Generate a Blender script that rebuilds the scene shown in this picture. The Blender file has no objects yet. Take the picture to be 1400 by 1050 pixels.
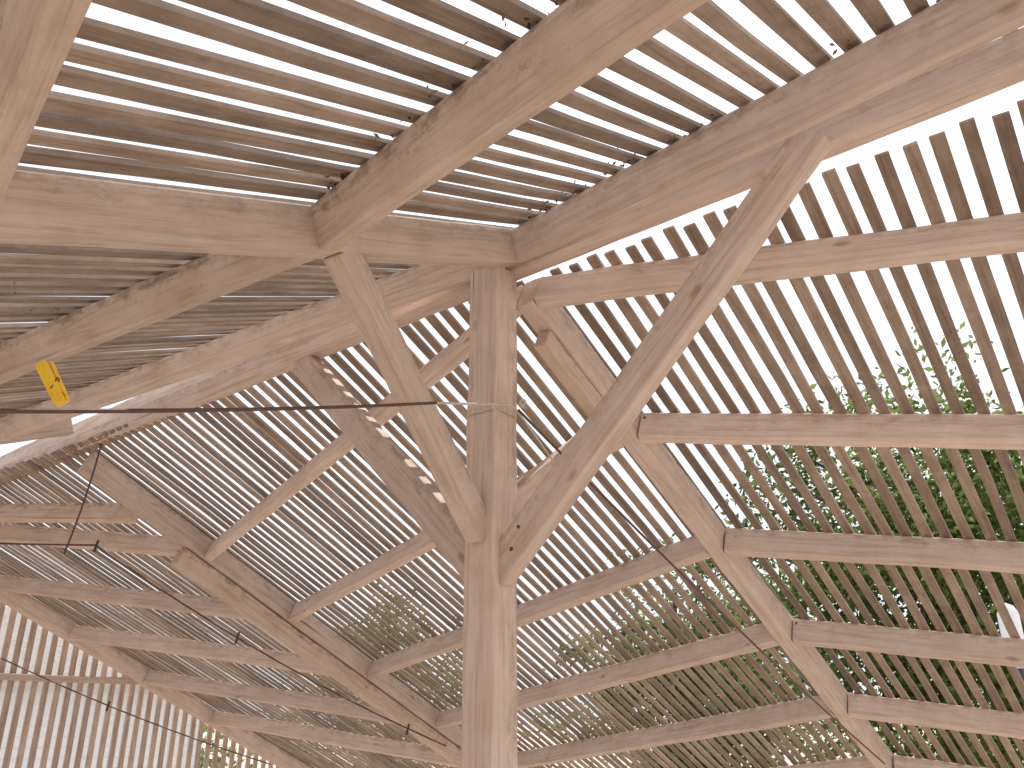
import bpy, math, random, bmesh
from mathutils import Vector, Matrix, noise
random.seed(7)
R=random.random
def ru(a,b): return a+(b-a)*random.random()
scene=bpy.context.scene
CZ=2.4
# ---------------------------------------------------------------- frame of the pergola
T=Vector((0.03,2.547,CZ+1.397))      # ridge point over the post
U=Vector((.8,-.6,0)); V=Vector((.6,.8,0)); Z=Vector((0,0,1))
MF,MN=.449,.42
NEAR_UP=.125
def far(u,v,dz=0): return T+U*u+V*v+Z*(-MF*v+dz)
def near(u,v,dz=0): return T+U*u+V*v+Z*(NEAR_UP+MN*v+dz)
NF=(V*MF+Z).normalized(); NN=(Z-V*MN).normalized()

# ---------------------------------------------------------------- materials
def newmat(name):
    m=bpy.data.materials.new(name); m.use_nodes=True
    nt=m.node_tree; b=nt.nodes['Principled BSDF']; return m,nt,b
def nd(nt,t,**k):
    n=nt.nodes.new(t)
    for a,v in k.items():
        if a in ('operation','blend_type','data_type','noise_dimensions','attribute_name','musgrave_type','feature','wave_type','bands_direction'): setattr(n,a,v)
        else: n.inputs[a].default_value=v
    return n
def ramp(nt,stops):
    n=nt.nodes.new('ShaderNodeValToRGB'); e=n.color_ramp.elements
    while len(e)<len(stops): e.new(.5)
    for i,(p,c) in enumerate(stops):
        e[i].position=p; e[i].color=(*c,1) if len(c)==3 else c
    return n
def wood(name,c1,c2,crack,dirt,lath=False,dirtamt=.5,lo=.84,hi=1.08):
    m,nt,b=newmat(name); L=nt.links.new
    tc=nd(nt,'ShaderNodeTexCoord')
    oi=nd(nt,'ShaderNodeObjectInfo')
    off=nd(nt,'ShaderNodeVectorMath',operation='ADD'); L(tc.outputs['Object'],off.inputs[0])
    rnd=nd(nt,'ShaderNodeMath',operation='MULTIPLY'); L(oi.outputs['Random'],rnd.inputs[0]); rnd.inputs[1].default_value=37.
    if lath:
        at=nd(nt,'ShaderNodeAttribute',attribute_name='rnd')
        r2=nd(nt,'ShaderNodeMath',operation='MULTIPLY_ADD'); L(at.outputs['Fac'],r2.inputs[0]); r2.inputs[1].default_value=50.; L(rnd.outputs[0],r2.inputs[2]); src=r2
    else: src=rnd
    L(src.outputs[0],off.inputs[1])
    mp=nd(nt,'ShaderNodeMapping'); mp.inputs['Scale'].default_value=(1.6,34,34); L(off.outputs[0],mp.inputs['Vector'])
    g=nd(nt,'ShaderNodeTexNoise',Scale=1.6,Detail=6,Roughness=.68,Distortion=.7); L(mp.outputs[0],g.inputs['Vector'])
    dn=nd(nt,'ShaderNodeTexNoise',Scale=6.,Detail=6,Roughness=.72); L(off.outputs[0],dn.inputs['Vector'])
    r=ramp(nt,[(.35,c2),(.6,c1)]); L(dn.outputs['Fac'],r.inputs[0])
    gr=ramp(nt,[(.36,(.58,.52,.48)),(.52,(.93,.92,.9)),(.7,(1,1,1))]); L(g.outputs['Fac'],gr.inputs[0])
    mx=nd(nt,'ShaderNodeMixRGB',blend_type='MULTIPLY',Fac=.75 if lath else .55); L(r.outputs[0],mx.inputs[1]); L(gr.outputs[0],mx.inputs[2])
    last=mx
    if not lath:
        mp2=nd(nt,'ShaderNodeMapping'); mp2.inputs['Scale'].default_value=(.8,60,60); L(off.outputs[0],mp2.inputs['Vector'])
        ck=nd(nt,'ShaderNodeTexNoise',Scale=1.,Detail=2,Roughness=.5,Distortion=.2); L(mp2.outputs[0],ck.inputs['Vector'])
        cr=ramp(nt,[(.255,(.85,.85,.85)),(.275,(0,0,0))]); L(ck.outputs['Fac'],cr.inputs[0])
        mx2=nd(nt,'ShaderNodeMixRGB',blend_type='MIX'); L(cr.outputs[0],mx2.inputs[0]); L(mx.outputs[0],mx2.inputs[1]); mx2.inputs[2].default_value=(*crack,1)
        # small knots
        mk=nd(nt,'ShaderNodeMapping'); mk.inputs['Scale'].default_value=(3.2,7,7); L(off.outputs[0],mk.inputs['Vector'])
        vo=nd(nt,'ShaderNodeTexVoronoi',Scale=1.); L(mk.outputs[0],vo.inputs['Vector'])
        kr=ramp(nt,[(.055,(.65,.65,.65)),(.11,(0,0,0))]); L(vo.outputs['Distance'],kr.inputs[0])
        mxk=nd(nt,'ShaderNodeMixRGB',blend_type='MIX'); L(kr.outputs[0],mxk.inputs[0]); L(mx2.outputs[0],mxk.inputs[1]); mxk.inputs[2].default_value=(.33,.19,.11,1)
        last=mxk
    sx=nd(nt,'ShaderNodeSeparateXYZ'); L(tc.outputs['Object'],sx.inputs[0])
    mp3=nd(nt,'ShaderNodeMapping'); mp3.inputs['Scale'].default_value=(.45,1,1); L(off.outputs[0],mp3.inputs['Vector'])
    d2=nd(nt,'ShaderNodeTexNoise',Scale=26.,Detail=5,Roughness=.78); L(mp3.outputs[0],d2.inputs['Vector'])
    if not lath:
        zz=nd(nt,'ShaderNodeMath',operation='MULTIPLY_ADD'); L(sx.outputs['Z'],zz.inputs[0]); zz.inputs[1].default_value=2.6; L(d2.outputs['Fac'],zz.inputs[2]); ds=zz
    else: ds=d2
    dr=ramp(nt,[(.56,(0,0,0)),(.75,(dirtamt,)*3)]); L(ds.outputs[0],dr.inputs[0])
    mx3=nd(nt,'ShaderNodeMixRGB',blend_type='MIX'); L(dr.outputs[0],mx3.inputs[0]); L(last.outputs[0],mx3.inputs[1]); mx3.inputs[2].default_value=(*dirt,1)
    hv=nd(nt,'ShaderNodeHueSaturation')
    vv=nd(nt,'ShaderNodeMapRange'); vv.inputs['To Min'].default_value=lo; vv.inputs['To Max'].default_value=hi
    L((at.outputs['Fac'] if lath else oi.outputs['Random']),vv.inputs['Value']); L(vv.outputs[0],hv.inputs['Value']); L(mx3.outputs[0],hv.inputs['Color'])
    L(hv.outputs[0],b.inputs['Base Color'])
    b.inputs['Roughness'].default_value=.72; b.inputs['Specular IOR Level'].default_value=.28
    bp=nd(nt,'ShaderNodeBump',Strength=.4,Distance=.005); L(g.outputs['Fac'],bp.inputs['Height']); L(bp.outputs[0],b.inputs['Normal'])
    return m
paint=wood('painted_timber',(.75,.61,.53),(.66,.52,.435),(.15,.09,.06),(.26,.18,.13))
paint_rust=wood('painted_timber_stained',(.72,.575,.48),(.62,.47,.36),(.13,.075,.045),(.17,.12,.085),dirtamt=.8)
lathm=wood('lath_wood',(.44,.345,.28),(.31,.24,.19),(.12,.07,.05),(.14,.11,.08),lath=True,dirtamt=.4,lo=.66,hi=1.15)
slatm=wood('wall_slat_wood',(.66,.54,.47),(.54,.43,.36),(.12,.07,.05),(.3,.22,.16),lath=True,dirtamt=.25)
def plain(name,col,rough=.6,sc=20,var=.25,metal=0):
    m,nt,b=newmat(name); L=nt.links.new
    tc=nd(nt,'ShaderNodeTexCoord'); n=nd(nt,'ShaderNodeTexNoise',Scale=sc,Detail=4,Roughness=.6); L(tc.outputs['Object'],n.inputs['Vector'])
    r=ramp(nt,[(.3,tuple(c*(1-var) for c in col)),(.7,tuple(min(1,c*(1+var)) for c in col))]); L(n.outputs['Fac'],r.inputs[0]); L(r.outputs[0],b.inputs['Base Color'])
    b.inputs['Roughness'].default_value=rough; b.inputs['Metallic'].default_value=metal
    return m
def leafmat(name,c1,c2,tv=2.2):
    m,nt,b=newmat(name); L=nt.links.new
    at=nd(nt,'ShaderNodeAttribute',attribute_name='rnd')
    r=ramp(nt,[(0,c1),(1,c2)]); L(at.outputs['Fac'],r.inputs[0])
    df=nd(nt,'ShaderNodeBsdfDiffuse'); L(r.outputs[0],df.inputs['Color'])
    tr=nd(nt,'ShaderNodeBsdfTranslucent'); br=nd(nt,'ShaderNodeHueSaturation',Value=tv,Saturation=.93); L(r.outputs[0],br.inputs['Color']); L(br.outputs[0],tr.inputs['Color'])
    mx=nd(nt,'ShaderNodeMixShader',Fac=.45); L(df.outputs[0],mx.inputs[1]); L(tr.outputs[0],mx.inputs[2])
    L(mx.outputs[0],nt.nodes['Material Output'].inputs['Surface']); nt.nodes.remove(b)
    return m
leaf1=leafmat('oak_leaf',(.035,.055,.018),(.14,.17,.048))
leaf2=leafmat('shrub_leaf',(.05,.075,.025),(.18,.20,.075))
dryleaf=leafmat('dry_leaf',(.07,.045,.03),(.16,.11,.06),1.2)
bark=plain('bark',(.10,.075,.055),.9,14,.4)

# ---------------------------------------------------------------- helpers
def empty(name):
    e=bpy.data.objects.new(name,None); scene.collection.objects.link(e); e.empty_display_size=.1; return e
def link(name,me,mat,parent=None,mw=None):
    o=bpy.data.objects.new(name,me); scene.collection.objects.link(o)
    if mat: me.materials.append(mat)
    if mw is not None: o.matrix_world=mw
    if parent: o.parent=parent
    return o
def frame(p,xd,up):
    x=xd.normalized(); y=up.cross(x).normalized(); z=x.cross(y)
    return Matrix(((x.x,y.x,z.x,p.x),(x.y,y.y,z.y,p.y),(x.z,y.z,z.z,p.z),(0,0,0,1)))
def beam(name,p1,p2,w,d,up,parent,mat=paint,bev=.006,jit=.0022):
    L=(p2-p1).length; n=max(2,int(L/.14)); vs=[];fs=[]
    s=R()*100
    for i in range(n+1):
        x=L*i/n
        oy=noise.noise((x*.9+s,1,0))*.005; oz=noise.noise((x*.9+s,5,0))*.004
        for sy,sz in ((-1,-1),(1,-1),(1,1),(-1,1)):
            vs.append((x,sy*w/2+oy+ru(-jit,jit),sz*d/2+oz+ru(-jit,jit)))
    for i in range(n):
        a=i*4
        for k in range(4):
            b=(k+1)%4; fs.append((a+k,a+4+k,a+4+b,a+b))
    fs.append((0,1,2,3)); fs.append((n*4+3,n*4+2,n*4+1,n*4))
    me=bpy.data.meshes.new(name); me.from_pydata(vs,[],fs); me.update()
    bm=bmesh.new(); bm.from_mesh(me); bmesh.ops.recalc_face_normals(bm,faces=bm.faces); bm.to_mesh(me); bm.free()
    o=link(name,me,mat,parent,frame(p1,p2-p1,up))
    bv=o.modifiers.new('b','BEVEL'); bv.width=bev; bv.segments=2; bv.angle_limit=math.radians(50)
    return o
def tube(name,pts,rad,mat,parent=None,cyc=False):
    cu=bpy.data.curves.new(name,'CURVE'); cu.dimensions='3D'; cu.bevel_depth=rad; cu.bevel_resolution=2
    sp=cu.splines.new('NURBS'); sp.points.add(len(pts)-1)
    for i,p in enumerate(pts): sp.points[i].co=(*p,1)
    sp.use_endpoint_u=not cyc; sp.order_u=3; sp.use_cyclic_u=cyc; cu.resolution_u=8
    o=bpy.data.objects.new(name,cu); scene.collection.objects.link(o); cu.materials.append(mat)
    if parent: o.parent=parent
    return o

# ---------------------------------------------------------------- pergola
perg=empty('slatted_pergola')
VE=4.7
W,D=.062,.13
DN=.116
Kd=Vector((-.772,.636,0))
K0=T+V*.0+Z*.078
beam('ridge_beam',K0-Kd*3.6,K0+Kd*9.6,.07,.10,Z,perg)
beam('ridge_gap_blocker',K0+Kd*.7+Z*.098,K0+Kd*9.6+Z*.098,.03,.094,Z,perg)  # added filler board, blocks bright sky showing between ridge beam and near laths
pc=Vector((-.065,2.55,0))
beam('post',Vector((pc.x,pc.y,0.0)),Vector((pc.x,pc.y,CZ+1.43)),.118,.118,V,perg,bev=.009)
beam('down_rafter',far(0,.045),far(0,VE),W+.01,D,NF,perg)
beam('down_rafter',far(0,.12,-.115),far(0,.62,-.115),W-.008,.075,NF,perg,paint_rust)
beam('down_rafter',far(-3.1,.13),far(-3.1,VE),W+.01,D,NF,perg)
beam('down_rafter_support',far(-3.115,.78,-.135),far(-3.115,VE,-.135),.085,.10,NF,perg,paint_rust)
beam('down_rafter',far(-5.85,.1),far(-5.85,VE),W+.03,D,NF,perg)
beam('down_rafter',far(3.15,.05),far(3.15,VE),W+.01,D,NF,perg)
beam('down_rafter',near(0,.0),near(0,-VE),W+.012,DN+.003,NN,perg)
beam('down_rafter',near(-3.1,0),near(-3.1,-VE),W+.01,DN,NN,perg)
beam('down_rafter',near(3.15,0),near(3.15,-VE),W+.01,DN,NN,perg)
beam('down_rafter',near(-5.85,0),near(-5.85,-VE),W+.03,DN,NN,perg)
s=.302
for k in range(0,6):
    v0=.73*k+(.05 if k==0 else 0); sr=.215 if k==0 else s
    beam('cross_rafter',far(.036,v0+.01,-.003),far(3.11,v0+3.07*sr,-.003),W-.01,D-.012,NF,perg)
    if v0+3.05*s<VE+.6: beam('cross_rafter',far(-.036,v0+.01,-.003),far(-3.064,v0+3.05*s,-.003),W-.01,D-.012,NF,perg)
for k in range(0,5):
    v0=.936+.73*k
    beam('cross_rafter',far(-3.136,v0-.01,-.003),far(-5.81,v0-2.7*s,-.003),W-.01,D-.012,NF,perg)
beam('cross_rafter',far(-3.136,.5,-.05),far(-4.9,.12,-.05),W-.01,D-.012,NF,perg,paint_rust)
for v0 in (-.06,-.885,-1.635,-2.45,-3.25,-4.0):
    big=v0>-1; ww=W if big else .048; dd=DN-.004 if big else .098; dz=0 if big else .010
    rust=paint_rust if v0<-.5 else paint
    beam('cross_rafter',near(.037,v0,-.003+dz),near(3.115,v0-3.1*.26,-.003+dz),ww,dd,NN,perg,rust)
    beam('cross_rafter',near(-.037,v0,-.003+dz),near(-3.064,v0-3.05*.109,-.003+dz),ww-.004,dd-.002,NN,perg,rust)
    beam('cross_rafter',near(-3.136,v0-.33,-.003),near(-5.81,v0-.05,-.003),ww-.004,DN-.005,NN,perg)
for fn,sg in ((far,1),(near,-1)):
    a=fn(-5.9,sg*(VE-.12),-.16); b=fn(3.2,sg*(VE-.12),-.16)
    beam('eave_beam',a,b,.09,.14,Z,perg)
    for u in (-5.8,-2.9,0.1,3.1):
        p=fn(u,sg*(VE-.12),-.23); beam('eave_post',Vector((p.x,p.y,0)),p,.1,.1,V,perg)
def brace(p1,p2,side,w=.052,d=.088,mat=paint): beam('knee_brace',p1,p2,w,d,side,perg,mat)
pz=lambda up: Vector((pc.x,pc.y,CZ+up))
top=K0-Kd*1.05-Z*.02;  brace(pz(.40)-Kd*.03,top+V*-.045,Z,.06,.10)
top=K0+Kd*1.2-Z*.045;  brace(pz(.42)+Kd*.03,top,Z,.05,.115)
brace(pz(.52)-V*.05,near(0,-.80,-.05),Z,.06,.092)
brace(pz(.60)+V*.05,far(0,.60,-.06),Z,.055,.085)
# nail heads
nailm=plain('rusty_nail',(.12,.05,.03),.7,50,.4)
def nail(p,n,r=.006):
    q=Matrix.Translation(p)@n.to_track_quat('Z','Y').to_matrix().to_4x4()
    me=bpy.data.meshes.new('nail'); bm=bmesh.new(); bmesh.ops.create_cone(bm,cap_ends=True,segments=10,radius1=r,radius2=r*.6,depth=.004); bm.to_mesh(me); bm.free()
    link('nail_head',me,nailm,perg,q)
for k in range(0,6):
    for du in (.06,.085):
        v0=.73*k+.01+(.05 if k==0 else 0)
        nail(far(du,v0+du*s-.028,ru(-.03,.03)),-V)
nail(pz(.46)-Kd*.12-V*.052,-V,.007); nail(pz(.52)-Kd*.15-V*.056,-V,.006)

def laths(name,origin,xd,u0,u1,length,nrm,pitch,width,thick):
    y=nrm.cross(xd).normalized(); sgn=1 if y.dot(U)>0 else -1
    vs=[];fs=[];rn=[]
    u=u0
    while u<u1:
        w=width*ru(.88,1.07); th=thick*ru(.85,1.15); n=14; base=len(vs); sd=R()*200
        x0=ru(-.01,.01); x1=length+ru(-.03,.03); tilt=ru(-.08,.08); cy=u*sgn+ru(-.004,.004)
        skew=ru(-.009,.009)
        for i in range(n+1):
            x=x0+(x1-x0)*i/n
            oy=noise.noise((x*1.1+sd,0,0))*.011+skew*(x/length-.5); oz=abs(noise.noise((x*1.3+sd,9,0)))*.008
            for sy,sz in ((-1,0),(1,0),(1,1),(-1,1)):
                vs.append((x,cy+oy+sy*w/2,oz+sz*th+sy*tilt*w/2))
        r=R()
        for i in range(n):
            a=base+i*4
            for k in range(4):
                b=(k+1)%4; fs.append((a+k,a+b,a+4+b,a+4+k)); rn.append(r)
        fs.append((base,base+3,base+2,base+1)); a=base+n*4; fs.append((a,a+1,a+2,a+3)); rn+= [r,r]
        u+=pitch*ru(.95,1.05)
    me=bpy.data.meshes.new(name); me.from_pydata(vs,[],fs); me.update()
    at=me.attributes.new('rnd','FLOAT','FACE'); at.data.foreach_set('value',rn)
    return link(name,me,lathm,perg,frame(origin,xd,nrm))
fd=(V-Z*MF).normalized(); ndn=(-V-Z*MN).normalized()
laths('far_laths',far(0,.05)+NF*(D/2+.0035),fd,-5.87,3.3,VE/math.cos(math.atan(MF))+.05,NF,.072,.038,.011)
laths('near_laths',near(0,.03)+NN*(DN/2+.004),ndn,-9.2,3.3,VE/math.cos(math.atan(MN))+.05,NN,.072,.040,.0115)

# gable-end slatted wall
wall=empty('slatted_wall')
v=-VE
vs=[];fs=[];rn=[]
B=T+U*(-5.93)
while v<VE:
    ztop=(T.z-MF*v if v>0 else T.z+MN*v)-.02
    w=.045; t=.018; r=R(); off=ru(-.004,.004)
    b=len(vs)
    for zz in (0.05,ztop):
        for sy,sx in ((-1,-1),(1,-1),(1,1),(-1,1)): vs.append((zz,v+off+sy*w/2,sx*t/2))
    for k in range(4):
        k2=(k+1)%4; fs.append((b+k,b+4+k,b+4+k2,b+k2)); rn.append(r)
    fs.append((b+3,b+2,b+1,b)); fs.append((b+4,b+5,b+6,b+7)); rn+=[r,r]
    v+=.094
me=bpy.data.meshes.new('wall_slats'); me.from_pydata(vs,[],fs); at=me.attributes.new('rnd','FLOAT','FACE'); at.data.foreach_set('value',rn)
mw=Matrix(((0,V.x,-U.x,B.x),(0,V.y,-U.y,B.y),(1,0,0,0),(0,0,0,1)))
link('wall_slats',me,slatm,wall,mw)
for zz in (.3,1.25,2.72):
    ve=min(VE,(T.z-zz)/MF-.1)
    p1=B+U*.04-V*ve; p2=B+U*.04+V*ve; p1.z=p2.z=zz
    beam('wall_rail',p1,p2,.04,.05,Z,wall)

# ---------------------------------------------------------------- lines and pegs
cord_d=plain('dark_cord',(.10,.05,.035),.5,60)
cord_w=plain('pale_cord',(.6,.53,.45),.8,80)
yellow=plain('yellow_plastic',(.85,.52,.02),.35,30,.1)
steel=plain('spring_steel',(.16,.13,.11),.5,50,.2,1)
dark=plain('dark_plastic',(.035,.035,.04),.4,30)
A=Vector((-.0,2.46,CZ+.915)); Bq=Vector((-.791,1.212,CZ+.470))
cl=empty('clothesline')
def lerp(a,b,t): return a+(b-a)*t
pts=[]
Fq=Bq+(Bq-A)*.8
for i in range(15):
    t=i/14; p=lerp(A+(Bq-A)*.26,Fq,t); pts.append(p-Z*(.03*4*t*(1-t)))
off0=pts[0]
tube('covered_line',pts,.0042,cord_d,cl)
tube('cord_lead',[A,lerp(A,off0,.5)-Z*.002,off0],.0034,cord_w,cl)
tube('cord_tail',[A,A+Vector((.05,.05,-.05)),A+Vector((.11,.11,-.12)),A+Vector((.155,.17,-.165))],.003,cord_w,cl)
h=CZ+.915
for k in range(3):
    q=.064
    ring=[Vector((pc.x,pc.y,h+.004*k-.01))+U*(a*q)+V*(b*q) for a,b in ((-1,-1),(0,-1.03),(1,-1),(1.03,0),(1,1),(-1,1),(-1.03,0))]
    tube('cord_wrap',ring,.0026,cord_w,cl,True)
tube('cord_knot',[A+Vector((.03,-.005,-.012)),A+Vector((.045,-.012,.006)),A+Vector((.03,-.02,.01)),A+Vector((.02,-.01,-.004)),A+Vector((.045,-.005,-.015))],.004,cord_w,cl)
def pin(name,mat,scale=1):
    e=empty(name)
    def leg(nm,sgn):
        prof=[(-.040,.0008),(-.034,.0006),(-.026,.0042),(-.020,.0006),(-.004,.0006),(0,.003),(.004,.001),(.030,.0035),(.036,.0045),(.038,.0105),(.028,.0120),(.010,.0105),(-.012,.0105),(-.034,.0085),(-.040,.006)]
        vs=[];n=len(prof)
        for hh in (-.009,.009):
            for a,b in prof: vs.append((a*scale,sgn*b*scale,hh*scale))
        fs=[tuple(range(n)),tuple(range(2*n-1,n-1,-1))]+[(i,(i+1)%n,n+(i+1)%n,n+i) for i in range(n)]
        me=bpy.data.meshes.new(nm); me.from_pydata(vs,[],fs)
        bm=bmesh.new(); bm.from_mesh(me); bmesh.ops.recalc_face_normals(bm,faces=bm.faces); bm.to_mesh(me); bm.free()
        o=link(nm,me,mat,e); bv=o.modifiers.new('b','BEVEL'); bv.width=.0008; bv.segments=2
    leg('leg_1',1); leg('leg_2',-1)
    c=[]
    for i in range(40):
        t=i/39*math.pi*2*4; c.append(Vector((.0+.0042*math.cos(t),.0042*math.sin(t),-.0105+.021*i/39))*scale)
    tube('spring',c,.0009*scale,steel,e)
    tube('spring_arm',[Vector((.004,0,.0105))*scale,Vector((-.006,.009,.0105))*scale,Vector((-.012,.0125,0))*scale],.001*scale,steel,e)
    tube('spring_arm',[Vector((.004,0,-.0105))*scale,Vector((-.006,-.009,-.0105))*scale,Vector((-.012,-.0125,0))*scale],.001*scale,steel,e)
    return e
P=pin('clothespin',yellow,1.0)
pp=Vector((-.742,1.262,CZ+.507))
xa=Vector((-.42,-.12,.72)).normalized(); ya=Vector((.70,.55,.45)); ya=(ya-xa*ya.dot(xa)).normalized()
ya=Matrix.Rotation(math.radians(38),3,xa)@ya; za=xa.cross(ya)
P.matrix_world=Matrix(((xa.x,ya.x,za.x,pp.x),(xa.y,ya.y,za.y,pp.y),(xa.z,ya.z,za.z,pp.z),(0,0,0,1)))
def wire(name,pts3,rad,clips=()):
    e=empty(name); tube('wire',pts3,rad,cord_d,e)
    for c in clips:
        beam('clip',c+Vector((0,0,-.035)),c+Vector((.012,0,.025)),.009,.012,V,e,dark,bev=.002,jit=.0003)
    return e
def sagl(a,b,sg,n=9): return [lerp(a,b,i/(n-1))-Z*(sg*4*(i/(n-1))*(1-i/(n-1))) for i in range(n)]
wire('hanging_wire',sagl(Vector((.02,2.47,CZ+.90)),Vector((2.04,5.05,CZ-.22)),.03),.0045)
wa=Vector((-2.18,4.40,CZ+.852)); wb=Vector((-.391,5.44,CZ-.141))
wp=sagl(wa,wb,.06)
wire('hanging_wire',wp,.005,(wp[3],wp[7]))
wl=sagl(Vector((-4.2,3.9,CZ+.95)),wa,.05); wire('hanging_wire',wl,.005,(wa,))
w3=sagl(Vector((-3.04,5.25,CZ+.344)),Vector((-1.578,6.03,CZ-.266)),.03); wire('hanging_wire',w3,.004,(w3[3],))
kk=K0+Kd*2.98-Z*.05
wire('hanging_wire',[kk,kk+Vector((-.02,0,-.3)),kk+Vector((-.06,-.05,-.62))],.005)

# ---------------------------------------------------------------- ground
m,nt,b=newmat('ground_paving'); L=nt.links.new
tc=nd(nt,'ShaderNodeTexCoord'); n1=nd(nt,'ShaderNodeTexNoise',Scale=1.2,Detail=5,Roughness=.6); L(tc.outputs['Object'],n1.inputs['Vector'])
r=ramp(nt,[(.3,(.44,.375,.32)),(.7,(.57,.49,.42))]); L(n1.outputs['Fac'],r.inputs[0]); L(r.outputs[0],b.inputs['Base Color']); b.inputs['Roughness'].default_value=.9
me=bpy.data.meshes.new('ground'); S=400; me.from_pydata([(-S,-S,0),(S,-S,0),(S,S,0),(-S,S,0)],[],[(0,1,2,3)]); link('ground',me,m)

# ---------------------------------------------------------------- trees
def leafcloud(me_name,centres,nper,size,mat,parent=None,flat=.8):
    vs=[];fs=[];rn=[]
    for (c,rad) in centres:
        cr=R()
        for _ in range(nper):
            d=Vector((random.gauss(0,1),random.gauss(0,1),random.gauss(0,flat)))
            p=c+d*(rad*.45)
            a=Vector((ru(-1,1),ru(-1,1),ru(-1,1))).normalized(); b2=a.orthogonal().normalized()
            b2=(Matrix.Rotation(ru(0,6.28),3,a)@b2)
            s=size*ru(.6,1.3); c2=a.cross(b2)
            i=len(vs); vs+= [p-b2*s,p+c2*s*.45,p+b2*s,p-c2*s*.45]; fs.append((i,i+1,i+2,i+3)); rn.append(min(1,max(0,.6*cr+.4*R())))
    me=bpy.data.meshes.new(me_name); me.from_pydata([tuple(v) for v in vs],[],fs)
    at=me.attributes.new('rnd','FLOAT','FACE'); at.data.foreach_set('value',rn)
    return link(me_name,me,mat,parent)
def tree(name,base,height,crad,zbot,nclump=150,nper=110,mat=leaf1,size=.06):
    e=empty(name)
    cc=Vector((base[0],base[1],(height+zbot)/2)); hz=(height-zbot)/2
    def limb(nm,pts,r0,r1):
        cu=bpy.data.curves.new(nm,'CURVE'); cu.dimensions='3D'; cu.bevel_depth=1; cu.bevel_resolution=3
        sp=cu.splines.new('POLY'); sp.points.add(len(pts)-1)
        for i,p in enumerate(pts): sp.points[i].co=(*p,1); sp.points[i].radius=r0+(r1-r0)*i/(len(pts)-1)
        o=bpy.data.objects.new(nm,cu); scene.collection.objects.link(o); cu.materials.append(bark); o.parent=e
    b=Vector((base[0],base[1],-.1)); tp=cc+Z*hz*.6
    tr=[lerp(b,tp,i/8)+Vector((ru(-.08,.08),ru(-.08,.08),0)) for i in range(9)]
    limb('trunk',tr,height*.028,.03)
    cents=[]
    for k in range(nclump):
        while True:
            d=Vector((ru(-1,1),ru(-1,1),ru(-1,1)))
            if .35<d.length<1: break
        sc=.8+.45*noise.noise(d*2.2+Vector((base[0],base[1],0)))
        p=cc+Vector((d.x*crad*sc,d.y*crad*sc,d.z*hz*sc)); cents.append((p,ru(.35,.75)*crad/3))
        if k%6==0:
            st=tr[random.randint(3,7)]; limb('limb',[st,lerp(st,p,.35)+Z*.1,lerp(st,p,.7)+Vector((ru(-.1,.1),ru(-.1,.1),.1)),p],height*.010,.008)
    leafcloud('crown',cents,nper,size,mat,e)
tree('oak_tree',(6.0,12.3),7.9,2.9,.9,230,125,leaf1,.068)
tree('oak_tree',(9.4,13.2),7.6,2.8,.6,140,105,leaf1,.068)
tree('shrub_tree',(2.8,14.5),5.5,2.1,.3,125,115,leaf2)
tree('shrub_tree',(4.4,16.5),6.2,2.4,.3,100,105,leaf2,.07)
tree('shrub_tree',(-2.2,16.5),5.4,2.2,.3,80,80,leaf2,.07)
cs=[(Vector((-14+i*.55+ru(-.4,.4),21+ru(-1,1)-abs(i-20)*.05,ru(.2,2.5+1.1*noise.noise((i*.2,0,0))))),.9) for i in range(80) for _ in range(2)]
leafcloud('hedge',cs,60,.11,leaf2)
# dry leaves and twigs caught on the roof, against the rafters
deb=[]
for i in range(34):
    u=ru(.05,2.6); deb.append((near(u,-.06-u*.26-.05,.062+.004),.05))
for i in range(22):
    u=ru(.05,2.2); deb.append((near(u,-.885-u*.26-.05,.062+.004),.04))
for i in range(12): deb.append((near(-ru(.05,2.8),ru(-1.3,-.9),.065),.05))
leafcloud('dry_leaf_litter',deb,8,.008,dryleaf,None,.12)

# ---------------------------------------------------------------- house
house=empty('white_house')
m,nt,b=newmat('white_siding'); L=nt.links.new
tc=nd(nt,'ShaderNodeTexCoord'); wv=nd(nt,'ShaderNodeTexNoise',Scale=6,Detail=5); L(tc.outputs['Object'],wv.inputs['Vector'])
r=ramp(nt,[(.3,(.74,.73,.72)),(.7,(.82,.81,.80))]); L(wv.outputs['Fac'],r.inputs[0]); L(r.outputs[0],b.inputs['Base Color']); siding=m
glass=plain('window_glass',(.05,.06,.08),.08,3); roofm=plain('roof_shingle',(.28,.25,.23),.9,18); trim=plain('white_trim',(.8,.78,.75),.5,12,.05)
hd=Vector((.86,.51,0)); hn=Vector((.51,-.86,0))
H0=Vector((-13.5,10.6,0))
for i in range(20):
    z=.08+i*.155
    a=H0+Z*z; beam('siding_board',a,a+hd*9.5,.03,.168,(Z+hn*-.12).normalized(),house,siding,bev=.002,jit=.0008)
bk=-hn*5
def quad(nm,ps,mat):
    me=bpy.data.meshes.new(nm); me.from_pydata([tuple(p) for p in ps],[],[tuple(range(len(ps)))]); return link(nm,me,mat,house)
c1=H0-hn*.05; c2=H0+hd*9.5-hn*.05
quad('side_wall',[c1,c1+bk,c1+bk+Z*3.2,c1+bk/2+Z*4.3,c1+Z*3.2],siding); quad('side_wall',[c2,c2+bk,c2+bk+Z*3.2,c2+bk/2+Z*4.3,c2+Z*3.2],siding)
quad('back_wall',[c1+bk,c2+bk,c2+bk+Z*3.2,c1+bk+Z*3.2],siding)
for a_,b_ in ((c1+hn*.5-hd*.3+Z*3.05,c1+bk/2-hd*.3+Z*4.35),(c1+bk-hn*.5-hd*.3+Z*3.05,c1+bk/2-hd*.3+Z*4.352)):
    quad('roof_slope',[a_,a_+hd*10.1,b_+hd*10.1,b_],roofm)
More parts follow.
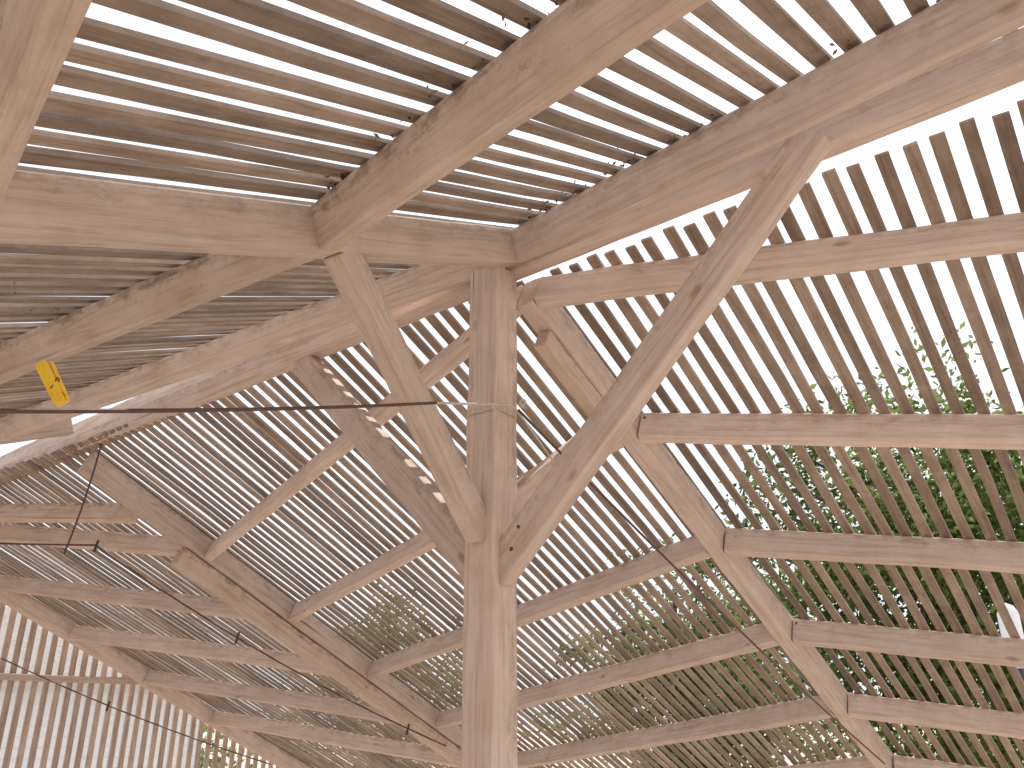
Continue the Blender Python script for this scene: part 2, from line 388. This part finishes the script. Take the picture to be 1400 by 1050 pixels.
for wx in (1.2,):
    o=H0+hd*wx+hn*.03
    quad('window_pane',[o+Z*1.1,o+hd*1+Z*1.1,o+hd*1+Z*2.4,o+Z*2.4],glass)
    for a_,b_ in ((o+Z*1.07-hd*.05,o+hd*1.05+Z*1.07),(o+Z*2.43-hd*.05,o+hd*1.05+Z*2.43),(o+Z*1.75,o+hd+Z*1.75)): beam('window_frame',a_+hn*.01,b_+hn*.01,.05,.07,Z,house,trim)
    for a_ in (o,o+hd*.5,o+hd): beam('window_frame',a_+Z*1.1+hn*.012,a_+Z*2.4+hn*.012,.05,.06,hn,house,trim)

lamp=empty('garden_lamp_post')
white=plain('white_enamel',(.8,.8,.8),.4,12,.04)
lx,ly=4.75,8.3
def lathe(nm,prof,mat,parent,x,y,seg=20):
    vs=[];fs=[]
    for r_,z_ in prof:
        for k in range(seg): vs.append((x+r_*math.cos(k*2*math.pi/seg),y+r_*math.sin(k*2*math.pi/seg),z_))
    for i in range(len(prof)-1):
        for k in range(seg): k2=(k+1)%seg; fs.append((i*seg+k,i*seg+k2,(i+1)*seg+k2,(i+1)*seg+k))
    me=bpy.data.meshes.new(nm); me.from_pydata(vs,[],fs); [setattr(p,'use_smooth',True) for p in me.polygons]; link(nm,me,mat,parent)
lathe('pole',[(.09,0),(.09,.1),(.045,.14),(.035,2.85)],dark,lamp,lx,ly)
lathe('lantern',[(.03,2.85),(.07,2.87),(.095,2.95),(.095,3.35),(.06,3.42),(.0,3.45)],white,lamp,lx,ly)

# ---------------------------------------------------------------- light
az,el=math.radians(25),math.radians(58)
w=bpy.data.worlds.new('World'); scene.world=w; w.use_nodes=True
nt=w.node_tree; bg=nt.nodes['Background']; sk=nt.nodes.new('ShaderNodeTexSky'); sk.sky_type='NISHITA'; sk.sun_disc=False
sk.sun_elevation=el; sk.sun_rotation=az; sk.dust_density=6; sk.air_density=1.0; sk.ozone_density=1.0
# thin bright haze / high cloud over the clear sky
tc=nt.nodes.new('ShaderNodeTexCoord'); cn=nd(nt,'ShaderNodeTexNoise',Scale=2.2,Detail=5,Roughness=.55); nt.links.new(tc.outputs['Generated'],cn.inputs['Vector'])
cr=ramp(nt,[(.3,(.75,.75,.75)),(.7,(.95,.95,.95))]); nt.links.new(cn.outputs['Fac'],cr.inputs[0])
mx=nd(nt,'ShaderNodeMixRGB',blend_type='MIX'); nt.links.new(cr.outputs[0],mx.inputs[0]); nt.links.new(sk.outputs[0],mx.inputs[1]); mx.inputs[2].default_value=(8.0,8.3,8.9,1)
nt.links.new(mx.outputs[0],bg.inputs[0]); bg.inputs[1].default_value=.15
sd=bpy.data.lights.new('sun','SUN'); sd.energy=5; sd.angle=math.radians(.5); sd.color=(1,.95,.88)
so=bpy.data.objects.new('sun',sd); scene.collection.objects.link(so)
dirv=Vector((math.sin(az)*math.cos(el),math.cos(az)*math.cos(el),math.sin(el)))
so.rotation_euler=dirv.to_track_quat('Z','Y').to_euler()
# ---------------------------------------------------------------- camera
cd=bpy.data.cameras.new('camera'); cd.sensor_width=36; cd.lens=1150/1400*36; cd.clip_start=.02; cd.clip_end=2000
co=bpy.data.objects.new('camera',cd); scene.collection.objects.link(co); co.location=(0,0,CZ); co.rotation_euler=(math.radians(90+21.8),0,0)
scene.camera=co
scene.view_settings.view_transform='Standard'; scene.view_settings.look='None'; scene.view_settings.exposure=0
